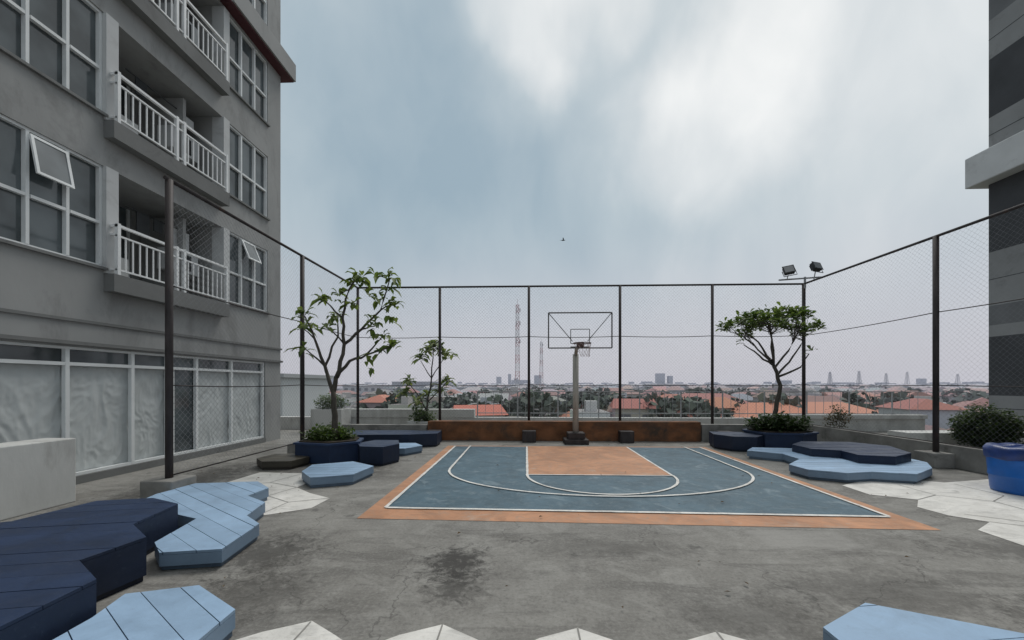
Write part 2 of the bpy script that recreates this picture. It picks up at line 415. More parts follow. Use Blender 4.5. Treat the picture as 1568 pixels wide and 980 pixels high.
# ------------------------------------------------------------------ platforms
def platform(pts, z, kind, ang=-33, sp=.19, gap=.003, name='hexagon_bench_platform'):
    e_ = grp(name)
    colr = {'light': LB, 'navy': NV, 'brown': BR}[kind]; mat = M['plank_' + kind]
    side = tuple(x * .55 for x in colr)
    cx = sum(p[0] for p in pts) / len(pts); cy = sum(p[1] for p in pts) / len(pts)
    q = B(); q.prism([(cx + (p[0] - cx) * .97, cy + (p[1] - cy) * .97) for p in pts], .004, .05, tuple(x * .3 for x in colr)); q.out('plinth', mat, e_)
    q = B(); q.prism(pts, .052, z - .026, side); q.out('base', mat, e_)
    a = math.radians(ang); dr = Vector((math.cos(a), math.sin(a), 0)); nr = Vector((-dr.y, dr.x, 0))
    pr = [Vector((p[0], p[1], 0)).dot(nr) for p in pts]
    lo, hi = min(pr), max(pr); s0 = lo - R.random() * sp
    V = []; F = []; C = []
    while s0 < hi:
        bm = bmesh.new()
        vs_ = [bm.verts.new((p[0], p[1], z)) for p in pts]
        for tr in tessellate_polygon([[Vector((p[0], p[1], 0)) for p in pts]]):
            try: bm.faces.new([vs_[i] for i in tr])
            except Exception: pass
        for (off, sg) in ((s0 + gap, -1), (s0 + sp - gap, 1)):
            bmesh.ops.bisect_plane(bm, geom=bm.verts[:] + bm.edges[:] + bm.faces[:], plane_co=nr * off, plane_no=nr * sg, clear_outer=True)
        if bm.faces:
            for f in bm.faces:
                f.normal_update()
                if f.normal.z < 0: f.normal_flip()
            ext = bmesh.ops.extrude_face_region(bm, geom=bm.faces[:])
            nv = [x for x in ext['geom'] if isinstance(x, bmesh.types.BMVert)]
            dz = R.uniform(-.0015, .0015)
            for x in bm.verts: x.co.z = z - .023
            for x in nv: x.co.z = z + dz
            bmesh.ops.recalc_face_normals(bm, faces=bm.faces[:])
            k = len(V); bm.verts.index_update(); tint = R.uniform(.90, 1.08)
            V += [x.co[:] for x in bm.verts]
            for f in bm.faces:
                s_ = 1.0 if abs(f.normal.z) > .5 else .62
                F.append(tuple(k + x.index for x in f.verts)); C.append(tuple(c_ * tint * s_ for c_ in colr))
        bm.free(); s0 += sp
    mk('planks', V, F, mat, e_, C)
    return e_
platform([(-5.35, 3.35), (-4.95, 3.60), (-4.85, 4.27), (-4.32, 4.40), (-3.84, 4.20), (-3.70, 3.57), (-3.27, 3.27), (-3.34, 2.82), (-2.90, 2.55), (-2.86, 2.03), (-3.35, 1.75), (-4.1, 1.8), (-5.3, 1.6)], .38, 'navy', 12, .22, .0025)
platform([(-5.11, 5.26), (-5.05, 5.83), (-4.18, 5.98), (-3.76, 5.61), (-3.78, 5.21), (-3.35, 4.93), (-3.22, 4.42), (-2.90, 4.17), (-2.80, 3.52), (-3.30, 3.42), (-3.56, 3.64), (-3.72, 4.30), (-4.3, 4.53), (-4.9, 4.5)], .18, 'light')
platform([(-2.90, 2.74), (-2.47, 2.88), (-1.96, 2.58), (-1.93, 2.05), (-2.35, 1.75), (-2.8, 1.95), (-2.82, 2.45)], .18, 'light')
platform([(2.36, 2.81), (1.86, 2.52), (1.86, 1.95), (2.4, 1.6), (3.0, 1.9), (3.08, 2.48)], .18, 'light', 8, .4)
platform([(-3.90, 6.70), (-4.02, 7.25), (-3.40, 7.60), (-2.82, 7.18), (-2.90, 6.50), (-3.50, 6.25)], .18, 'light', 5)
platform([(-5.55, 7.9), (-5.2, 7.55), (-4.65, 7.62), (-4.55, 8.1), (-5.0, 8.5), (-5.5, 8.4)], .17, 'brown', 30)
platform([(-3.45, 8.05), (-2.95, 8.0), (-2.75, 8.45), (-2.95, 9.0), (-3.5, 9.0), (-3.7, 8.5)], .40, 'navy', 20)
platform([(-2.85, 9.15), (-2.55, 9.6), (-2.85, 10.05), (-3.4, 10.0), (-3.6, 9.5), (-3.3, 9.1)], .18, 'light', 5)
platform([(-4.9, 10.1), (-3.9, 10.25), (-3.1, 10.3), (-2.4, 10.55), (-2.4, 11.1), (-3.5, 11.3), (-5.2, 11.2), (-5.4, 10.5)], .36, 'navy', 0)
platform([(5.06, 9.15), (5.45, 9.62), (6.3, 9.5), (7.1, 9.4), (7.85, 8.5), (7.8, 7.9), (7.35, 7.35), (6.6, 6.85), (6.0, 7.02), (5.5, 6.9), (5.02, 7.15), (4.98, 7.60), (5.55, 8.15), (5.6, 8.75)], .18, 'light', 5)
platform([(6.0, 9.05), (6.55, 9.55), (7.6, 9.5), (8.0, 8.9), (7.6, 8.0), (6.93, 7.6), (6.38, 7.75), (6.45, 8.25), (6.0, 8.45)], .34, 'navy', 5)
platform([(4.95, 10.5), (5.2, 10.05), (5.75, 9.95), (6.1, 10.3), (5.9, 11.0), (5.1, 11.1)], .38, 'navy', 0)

# ------------------------------------------------------------------ foliage
def leafclump(V, F, C, p, n, L, wd, up=.35, droop=.35, spread=.05, cols=((.055, .10, .028), (.11, .16, .04))):
    for _ in range(n):
        th = R.uniform(0, 2 * math.pi); el = R.uniform(-.35, 1.0) + up * .3
        d = Vector((math.cos(th) * math.cos(el), math.sin(th) * math.cos(el), math.sin(el)))
        l = L * R.uniform(.6, 1.15); ww = wd * R.uniform(.75, 1.2)
        s = d.cross(Vector((R.uniform(-.3, .3), R.uniform(-.3, .3), 1))).normalized()
        b0 = p + Vector((R.gauss(0, spread), R.gauss(0, spread), R.gauss(0, spread)))
        a1 = b0 + d * l * .35; a2 = b0 + d * l * .72 + Vector((0, 0, -droop * l * .22)); a3 = b0 + d * l + Vector((0, 0, -droop * l * .6))
        up_ = s.cross(d) * ww * .15
        k = len(V)
        V += [b0, a1 + s * ww * .4 + up_, a1, a1 - s * ww * .4 + up_, a2 + s * ww * .5 + up_, a2, a2 - s * ww * .5 + up_, a3]
        t_ = R.random(); cc = tuple(cols[0][i] * (1 - t_) + cols[1][i] * t_ for i in range(3))
        for f in ((0, 1, 2), (0, 2, 3), (1, 4, 5, 2), (2, 5, 6, 3), (4, 7, 5), (5, 7, 6)):
            F.append(tuple(k + i for i in f)); C.append(cc)

def tree(name, base, branches, clumps, nleaf, L, wd, cols, droop=.5):
    e_ = grp(name); bx = Vector((base[0], base[1], 0))
    q = B()
    for pts, r0, r1 in branches:
        k = len(pts)
        P = []; RR = []
        for i in range(k - 1):
            a = Vector(pts[i]); b_ = Vector(pts[i + 1])
            for s in range(3):
                f = s / 3; p = a.lerp(b_, f)
                if s: p += Vector((R.gauss(0, .015), R.gauss(0, .015), R.gauss(0, .01)))
                P.append(bx + p); RR.append(r0 + (r1 - r0) * (i + f) / (k - 1))
        P.append(bx + Vector(pts[-1])); RR.append(r1)
        q.tube(P, RR, 8)
    q.out('trunk_and_limbs', M['bark'], e_, True)
    V = []; F = []; C = []
    for cpt in clumps:
        leafclump(V, F, C, bx + Vector(cpt[:3]), int(nleaf * (cpt[3] if len(cpt) > 3 else 1)), L, wd, cols=cols, droop=droop)
    mk('leaves', V, F, M['leaf'], e_, C)
    return e_

def shrub(name, c_, r_, n, L, cols, wr=.4):
    V = []; F = []; C = []
    for _ in range(n):
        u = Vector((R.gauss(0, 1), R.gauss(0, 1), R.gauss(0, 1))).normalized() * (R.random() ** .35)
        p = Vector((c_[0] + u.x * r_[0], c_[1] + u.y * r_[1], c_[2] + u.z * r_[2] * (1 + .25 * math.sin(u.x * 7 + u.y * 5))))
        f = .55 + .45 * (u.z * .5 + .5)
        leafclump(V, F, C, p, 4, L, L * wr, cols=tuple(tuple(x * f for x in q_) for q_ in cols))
    return mk(name, V, F, M['leaf'], None, C)

DG = ((.022, .045, .016), (.06, .10, .03)); MG = ((.05, .09, .028), (.12, .17, .045)); YG = ((.10, .15, .05), (.24, .27, .09))
br = [([(0, 0, .3), (-.02, 0, 1.0), (-.06, 0, 1.55)], .075, .055),
      ([(-.06, 0, 1.5), (-.3, .1, 2.1), (-.48, 0, 2.7), (-.65, -.1, 3.2)], .05, .014),
      ([(-.06, 0, 1.5), (.05, .05, 2.0), (.14, .1, 2.6), (.10, .1, 3.2), (.3, 0, 3.8), (.5, 0, 4.1)], .055, .014),
      ([(.03, 0, 1.85), (.4, -.2, 2.2), (.8, -.3, 2.32), (1.4, -.4, 2.5)], .042, .012),
      ([(.14, .1, 2.6), (.5, .2, 2.95), (.9, .3, 3.4), (1.15, .2, 4.1)], .036, .013),
      ([(-.3, .1, 2.1), (-.12, .35, 2.8), (-.2, .5, 3.3)], .03, .012), ([(.1, .1, 3.2), (-.1, -.3, 3.5)], .024, .012),
      ([(.8, -.3, 2.32), (1.1, -.1, 2.75)], .022, .01), ([(.5, .2, 2.95), (.95, -.2, 2.95)], .022, .01),
      ([(-.3, .1, 2.1), (-.62, -.2, 2.5)], .024, .01), ([(.3, 0, 3.8), (.0, .2, 3.75)], .016, .01), ([(.9, .3, 3.4), (1.3, .1, 3.5)], .018, .01),
      ([(-.48, 0, 2.7), (-.8, .1, 2.95)], .018, .01), ([(.14, .1, 2.6), (-.1, -.2, 2.95)], .022, .01)]
tips = [(-.65, -.1, 3.2), (-.55, -.05, 2.95, .6), (.5, 0, 4.1, 1.1), (.4, 0, 3.95, .7), (1.4, -.4, 2.5, 1.1), (1.15, .2, 4.1, 1.3), (1.1, .2, 3.85, .8), (-.2, .5, 3.3), (-.1, -.3, 3.5, .9), (1.1, -.1, 2.75, .8), (.95, -.2, 2.95, .9),
        (-.62, -.2, 2.5, .8), (0, .2, 3.75, .8), (1.3, .1, 3.5, 1.2), (-.8, .1, 2.95), (-.1, -.2, 2.95, .8), (.7, .2, 3.2, .4), (.35, .1, 3.5, .7), (.85, .1, 4.15, .7), (1.05, -.35, 2.35, .6), (.2, 0, 3.45, .5), (.75, -.1, 3.65, .6), (.9, -.3, 2.1, .4), (.6, .0, 3.9, .6), (1.2, .1, 3.2, .6), (.95, .2, 3.6, .6)]
tree('frangipani_tree', (-4.23, 8.6), br, tips, 13, .33, .11, ((.065, .105, .03), (.18, .225, .06)), .8)

br = [([(0, 0, .1), (.05, 0, .9), (.2, 0, 1.9), (.25, 0, 2.9)], .045, .015), ([(.03, 0, .8), (-.35, .1, 1.4), (-.6, 0, 1.75)], .028, .012), ([(.08, 0, 1.1), (.5, -.1, 1.5), (.75, 0, 1.8)], .025, .01), ([(.2, 0, 1.9), (-.2, .1, 2.5)], .02, .01), ([(.2, 0, 1.9), (.6, .1, 2.6)], .02, .01), ([(-.35, .1, 1.4), (-.75, .1, 1.35)], .018, .01)]
tree('frangipani_tree', (-3.42, 13.3), br, [(.25, 0, 3.0, 1.3), (.0, .1, 2.85), (-.2, .1, 2.6), (.6, .1, 2.7), (.5, 0, 3.0, .8), (-.6, 0, 1.8), (.75, 0, 1.8), (-.75, .1, 1.4), (.5, -.1, 1.5), (.1, 0, 1.3, .6), (-.3, 0, 1.1, .7), (.85, 0, 2.7, .5)], 24, .36, .13, YG, .7)

br = [([(0, 0, .3), (.0, 0, .75), (.09, 0, 1.1), (.2, 0, 1.65), (.02, 0, 2.2)], .065, .045)]
cl_ = []
lim = [((.02, 0, 2.2), (-.35, .1, 2.65), (-.85, .1, 3.15)), ((.02, 0, 2.2), (-.15, -.2, 2.9), (-.35, -.3, 3.4)), ((.02, 0, 2.2), (.1, .2, 2.9), (.1, .3, 3.55)),
       ((.05, 0, 2.15), (.35, -.1, 2.6), (.6, -.2, 3.3)), ((.12, 0, 1.95), (.5, .1, 2.3), (.8, .1, 2.75), (.95, .1, 3.15)), ((.14, 0, 1.9), (.6, -.2, 2.15), (.75, -.3, 2.5)), ((0, 0, 2.3), (-.1, .5, 2.9), (-.5, .7, 3.3)), ((.02, 0, 2.2), (-.5, -.25, 2.45), (-.95, -.3, 2.75))]
for l in lim: br.append((list(l), .032, .012))
for _ in range(105):
    a = R.uniform(0, 2 * math.pi); rr = math.sqrt(R.random())
    xx = math.cos(a) * rr * 1.15 - .05; yy = math.sin(a) * rr * 1.0
    zz_ = 3.22 + .55 * (1 - rr ** 2) * R.uniform(.35, 1.0) + .10 * math.sin(xx * 5)
    if math.sin(xx * 6 + 1.0) * math.sin(yy * 5 + .5) > .7: continue
    cl_.append((xx, yy, zz_, R.uniform(.6, 1.2)))
    l = min(lim, key=lambda q_: (Vector(q_[-1]) - Vector((xx, yy, zz_))).length)
    s = Vector(l[-1]).lerp(Vector(l[-2]), R.uniform(.1, .8))
    br.append(([tuple(s), (xx * .6 + s.x * .4, yy * .6 + s.y * .4, s.z * .5 + zz_ * .5 - .05), (xx, yy, zz_)], .009, .004))
cl_ += [(-1.0, -.3, 2.8, .5), (.78, -.3, 2.55, .5), (.95, .1, 3.15, 1), (1.1, .1, 3.25, .8), (-.9, -.1, 3.1, 1)]
tree('frangipani_tree', (6.75, 10.95), br, cl_, 17, .20, .075, ((.05, .09, .027), (.15, .20, .055)), .3)

def planter(pts, h, name='hexagonal_planter_box'):
    e_ = grp(name)
    q = B(); q.prism(pts, .02, h, NV); q.out('box', M['plank_navy'], e_)
    cx = sum(p[0] for p in pts) / len(pts); cy = sum(p[1] for p in pts) / len(pts)
    q = B(); q.prism([(cx + (p[0] - cx) * 1.05, cy + (p[1] - cy) * 1.05) for p in pts], h + .002, h + .045, tuple(x * 1.3 for x in NV)); q.out('rim', M['plank_navy'], e_)
    q = B(); q.prism([(cx + (p[0] - cx) * .9, cy + (p[1] - cy) * .9) for p in pts], h + .047, h + .07); q.out('soil', M['soil'], e_)
planter([(-4.95, 8.25), (-4.1, 8.05), (-3.65, 8.45), (-3.8, 9.0), (-4.5, 9.25), (-5.0, 8.9)], .40)
planter([(6.15, 10.3), (7.0, 10.15), (7.6, 10.5), (7.5, 11.3), (6.6, 11.5), (6.05, 11.1)], .40)
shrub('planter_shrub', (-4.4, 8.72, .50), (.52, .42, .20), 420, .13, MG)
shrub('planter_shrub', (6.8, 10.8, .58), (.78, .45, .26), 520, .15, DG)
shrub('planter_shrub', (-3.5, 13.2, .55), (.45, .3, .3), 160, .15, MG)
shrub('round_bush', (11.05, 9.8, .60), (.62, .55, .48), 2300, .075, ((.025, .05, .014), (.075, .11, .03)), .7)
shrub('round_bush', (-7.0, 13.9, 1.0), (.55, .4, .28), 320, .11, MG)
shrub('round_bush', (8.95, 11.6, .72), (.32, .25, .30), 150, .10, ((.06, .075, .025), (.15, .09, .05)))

# ------------------------------------------------------------------ fence
FT = 4.75
def wires(q, p0, p1, z0, z1, sp=.07, r=.0018):
    p0 = Vector((*p0, 0)); p1 = Vector((*p1, 0)); Ln = (p1 - p0).length; H = z1 - z0; d = (p1 - p0) / Ln
    nrm = Vector((-d.y, d.x, 0)); cst = sp * math.sqrt(2)
    k = -int(H / cst) - 1
    while k * cst < Ln + H:
        for sg in (1, -1):
            c0 = k * cst
            s0 = max(0, -c0); s1 = min(H, Ln - c0)
            if s1 - s0 > .03:
                za, zb = (z0 + s0, z0 + s1) if sg > 0 else (z1 - s0, z1 - s1)
                a = p0 + d * (c0 + s0); a.z = za; b_ = p0 + d * (c0 + s1); b_.z = zb
                off = nrm * (.004 * sg); t_ = (b_ - a).normalized(); s_ = nrm.cross(t_)
                nseg = max(1, int((b_ - a).length / .8))
                n = len(q.v)
                for k2 in range(nseg + 1):
                    P = a.lerp(b_, k2 / nseg)
                    for an in (0, 2.094, 4.189):
                        q.v.append(tuple(P + off + nrm * math.cos(an) * r + s_ * math.sin(an) * r))
                for k2 in range(nseg):
                    for i in range(3):
                        j = (i + 1) % 3; o_ = n + k2 * 3; q.f.append((o_ + i, o_ + j, o_ + 3 + j, o_ + 3 + i)); q.c.append(None)
        k += 1
fe = grp('chain_link_fence')
posts = B(); blocks = B()
def post(x, y, r=.042, z0=.28, top=FT): posts.tube([(x, y, z0), (x, y, top)], r, 10)
LX, RX, BY = -5.32, 8.47, 12.25
for y in (5.67, 9.16): post(LX, y, .05)
post(LX, BY)
for x in (-2.70, .10, 2.92, 5.73): post(x, BY)
post(RX, BY, .05)
for y in (8.4, 4.6, .8): post(RX, y, .05)
rr = .030
posts.tube([(LX, 5.60, FT), (LX, BY, FT)], rr); posts.tube([(LX, BY, FT), (RX, BY, FT)], rr); posts.tube([(RX, BY, FT), (RX, .8, FT)], rr)
def sag(a, b_, z, r):
    a = Vector((*a, z)); b_ = Vector((*b_, z)); P = []
    for i in range(9):
        f = i / 8; p = a.lerp(b_, f); p.z -= .03 * 4 * f * (1 - f); P.append(p)
    posts.tube(P, r, 6)
for z in (3.18, 1.68):
    for a, b_ in ((5.67, 9.16), (9.16, BY)): sag((LX, a), (LX, b_), z, .010)
    xs = [LX, -2.70, .10, 2.92, 5.73, RX]
    for a, b_ in zip(xs, xs[1:]): sag((a, BY), (b_, BY), z, .011)
    for a, b_ in ((BY, 8.4), (8.4, 4.6), (4.6, .8)): sag((RX, a), (RX, b_), z, .010)
posts.tube([(LX, 5.67, .33), (LX, BY, .33)], .012, 6); posts.tube([(RX, BY, .5), (RX, .8, .5)], .012, 6)
po = posts.out('posts_and_rails', M['post'], fe, False)
po.data.polygons.foreach_set('use_smooth', [len(p.vertices) == 4 for p in po.data.polygons])
wq = B(); wires(wq, (LX, 5.67), (LX, BY), .33, FT); wires(wq, (LX, BY), (RX, BY), .6, FT, .07, .0017); wires(wq, (RX, BY), (RX, .8), .5, FT, .07, .0012)
wq.out('wire_mesh', M['wire'], fe)
for (x, y) in ((LX, 5.67), (LX, 9.16), (LX, BY), (RX, 8.4), (RX, 4.6), (RX, .8)): blocks.box(x - .24, x + .24, y - .22, y + .22, .0, .30)
bevel(blocks.out('footings', M['concrete'], fe), .02)
bb = B()
for x in (-2.70, .10, 2.92, 5.73): bb.box(x - .20, x + .20, 11.36, 11.66, 0, .34)
bevel(bb.out('back_footings', M['post'], fe), .02)

q = B(); q.box(-2.95, 5.15, 11.7, 12.05, 0, .58); bevel(q.out('rusty_kerb_wall', M['kerb']), .015)
q = B(); q.box(5.2, 8.2, 11.75, 12.0, 0, .50); q.out('low_concrete_wall', M['concrete'])
q = B(); q.box(-5.6, -3.0, 11.75, 12.0, 0, .46); q.out('low_concrete_wall', M['concrete'])
q = B(); q.box(8.62, 8.85, 2.0, 12.6, 0, .46); bevel(q.out('low_concrete_wall', M['concrete']), .015)
q = B(); q.box(-16, 14.2, 14.45, 14.75, 0.003, .46); q.box(-7.4, -1.9, 14.40, 14.80, .463, .76); q.box(8.6, 14.2, 14.35, 14.85, .463, .60); q.out('parapet_wall', M['whitewall'])
q = B(); q.box(10.0, 14.2, 10.6, 11.2, 0, .42); q.out('white_ledge', M['whitewall'])
rg = grp('parapet_railing'); q = B()
for z in (1.42, .62): q.tube([(-1.8, 14.6, z), (14.2, 14.6, z)], .018, 6)
x = -1.8; i = 0
while x < 14.2:
    q.tube([(x, 14.6, .46), (x, 14.6, 1.42)], .026 if i % 5 == 0 else .008, 5); x += .30; i += 1
q.out('bars', M['rail_grey'], rg)
q = B(); q.box(-7.55, -6.45, 13.5, 14.3, 0, .82); bevel(q.out('white_planter_box', M['whitewall']), .02)
q = B(); q.box(-3.95, -2.95, 12.9, 13.6, 0, .45); bevel(q.out('white_planter_box', M['whitewall']), .02)
q = B(); q.box(-6.95, -6.5, 1.0, 5.45, 0, .92); bevel(q.out('low_white_wall', M['whitewall']), .015)

# ------------------------------------------------------------------ basketball hoop
hp = grp('basketball_hoop'); q = B(); PX = 1.43
q.tube([(PX, 11.28, .1), (PX, 11.28, 2.55)], .085, 14)
q.tube([(PX, 11.28, 2.5), (PX, 11.1, 2.68), (PX + .02, 10.55, 2.76)], .05, 10)
q.out('pole', M['hoop_pole'], hp, True)
q = B(); q.box(PX - .34, PX + .34, 11.0, 11.6, 0.002, .14); q.box(PX - .24, PX + .24, 11.08, 11.5, .142, .32); bevel(q.out('base', M['post'], hp), .02)
q = B(); BC = 1.45; BYb = 10.5; bw = .84; z0, z1 = 2.66, 3.6
def bar(a, b_, r=.02): q.tube([a, b_], r, 6)
for (a, b_) in (((BC - bw, BYb, z0), (BC + bw, BYb, z0)), ((BC - bw, BYb, z1), (BC + bw, BYb, z1)), ((BC - bw, BYb, z0), (BC - bw, BYb, z1)), ((BC + bw, BYb, z0), (BC + bw, BYb, z1))): bar(a, b_, .019)
bar((BC - bw, BYb + .02, z1), (BC - .2, BYb + .02, 2.84), .011); bar((BC + bw, BYb + .02, z1), (BC + .2, BYb + .02, 2.84), .011)
for (a, b_) in (((BC - .25, BYb, 2.78), (BC + .25, BYb, 2.78)), ((BC - .25, BYb, 3.16), (BC + .25, BYb, 3.16)), ((BC - .25, BYb, 2.78), (BC - .25, BYb, 3.16)), ((BC + .25, BYb, 2.78), (BC + .25, BYb, 3.16))): bar(a, b_, .011)
bar((BC - .25, BYb + .02, 2.68), (BC + .25, BYb + .02, 2.68), .026)
q.out('backboard_frame', M['hoop_frame'], hp)
q = B(); q.tube([(BC + .225 * math.cos(a), 10.13 + .225 * math.sin(a), 2.75) for a in [2 * math.pi * i / 28 for i in range(29)]], .012, 6)
q.tube([(BC - .08, BYb, 2.75), (BC - .08, 10.34, 2.75)], .010, 6); q.tube([(BC + .08, BYb, 2.75), (BC + .08, 10.34, 2.75)], .010, 6)
q.box(BC - .1, BC + .1, BYb - .03, BYb - .022, 2.68, 2.8)
q.out('rim', M['rim'], hp)
q = B()
for i in range(10):
    for sg in (1, -1):
        pts = []
        for k in range(5):
            a = 2 * math.pi * (i + sg * k * .5) / 10; r_ = .22 - .03 * k + (.0 if k < 4 else .01)
            pts.append((BC + .02 * k + r_ * math.cos(a), 10.13 + r_ * math.sin(a), 2.74 - .085 * k))
        if R.random() < .75: q.tube(pts, .004, 4)
q.out('net', M['net'], hp)

# ------------------------------------------------------------------ floodlights
fl = grp('floodlights'); q = B()
q.tube([(7.7, 12.2, 4.86), (8.95, 12.2, 4.94)], .025, 6); q.tube([(RX, 12.2, 4.6), (RX, 12.2, 4.95)], .03, 6)
q.out('bracket', M['rail_grey'], fl)
for (x, z, ry) in ((7.92, 5.12, -.15), (8.72, 5.22, .1)):
    q = B(); q.box(-.13, .13, -.05, .05, -.12, .12); q.box(-.15, .15, -.065, -.052, -.14, .14)
    for k in range(6): q.box(-.11 + k * .044, -.10 + k * .044, .05, .09, -.1, .1)
    q.tube([(-.17, 0, 0), (-.17, 0, -.2), (.17, 0, -.2), (.17, 0, 0)], .012, 5)
    o = q.out('lamp_body', M['black'], fl); o.location = (x, 12.1, z); o.rotation_euler = (math.radians(-28), ry, ry * 2)
    q = B(); q.box(-.12, .12, -.072, -.067, -.11, .11); o2 = q.out('lamp_face', M['lampglass'], fl); o2.location = o.location; o2.rotation_euler = o.rotation_euler
    q = B(); q.tube([(x, 12.18, 4.86), (x, 12.12, z - .14)], .014, 6); q.out('stem', M['rail_grey'], fl)

# ------------------------------------------------------------------ blue bin
tb = grp('blue_plastic_bin'); q = B(); cx, cy = 7.78, 6.38
def lathe(q, prof, n=40, cx=0, cy=0, wob=0):
    b0 = len(q.v)
    for (r_, z) in prof:
        for k in range(n):
            a = 2 * math.pi * k / n; r2 = r_ * (1 + wob * math.sin(a * 5 + z * 9) + wob * .6 * math.sin(a * 11))
            q.v.append((cx + r2 * math.cos(a), cy + r2 * math.sin(a), z + wob * .5 * math.sin(a * 7)))
    for i in range(len(prof) - 1):
        for k in range(n):
            a0 = b0 + i * n + k; a1 = b0 + i * n + (k + 1) % n
            q.f.append((a0, a1, a1 + n, a0 + n)); q.c.append(None)
lathe(q, [(.0, .01), (.35, .01), (.36, .05), (.375, .25), (.385, .26), (.385, .28), (.38, .29), (.395, .50), (.40, .58), (.39, .60), (.36, .3), (0, .28)], 40, cx, cy)
q.out('tub', M['tub'], tb, True)
q = B(); lathe(q, [(.405, .53), (.425, .55), (.43, .62), (.435, .68), (.41, .72), (.34, .735), (.25, .71), (.12, .74), (0, .73)], 48, cx, cy, .018); q.out('bag_liner_lid', M['tub_lid'], tb, True)

# ------------------------------------------------------------------ left apartment building
ab = grp('apartment_building')
FX = -7.6; SK = .25; Y0, Y1 = -10.0, 11.9; TOPZ = 19.5; PER = 2.77
wall = B(); lite = B(); fr = B(); gl = B(); dk = B(); rl = B(); slab = B(); cur = B(); bk = B()
bays = [(9.75, 11.3, 'w', 3), (7.02, 9.55, 'b', 0), (3.62, 6.8, 'w', 6), (.9, 3.2, 'b', 0), (-2.6, .6, 'w', 6), (-6, -3, 'w', 5)]
Wb = [3.80 + PER * i for i in range(6)]
WH = 1.83
zs = [(2.33, 3.70)]
for i in range(5): zs.append((Wb[i] + WH, Wb[i + 1] - .10))
zs.append((Wb[5] + WH, TOPZ + 1))
for a, b_ in zs: wall.box(FX - SK, FX, Y0, Y1, a, b_)
edges = []
ys = sorted([(b_[0], b_[1]) for b_ in bays])
prev = Y0
for a, b_ in ys:
    if a - prev > .01: edges.append((prev, a))
    prev = b_
edges.append((prev, Y1))
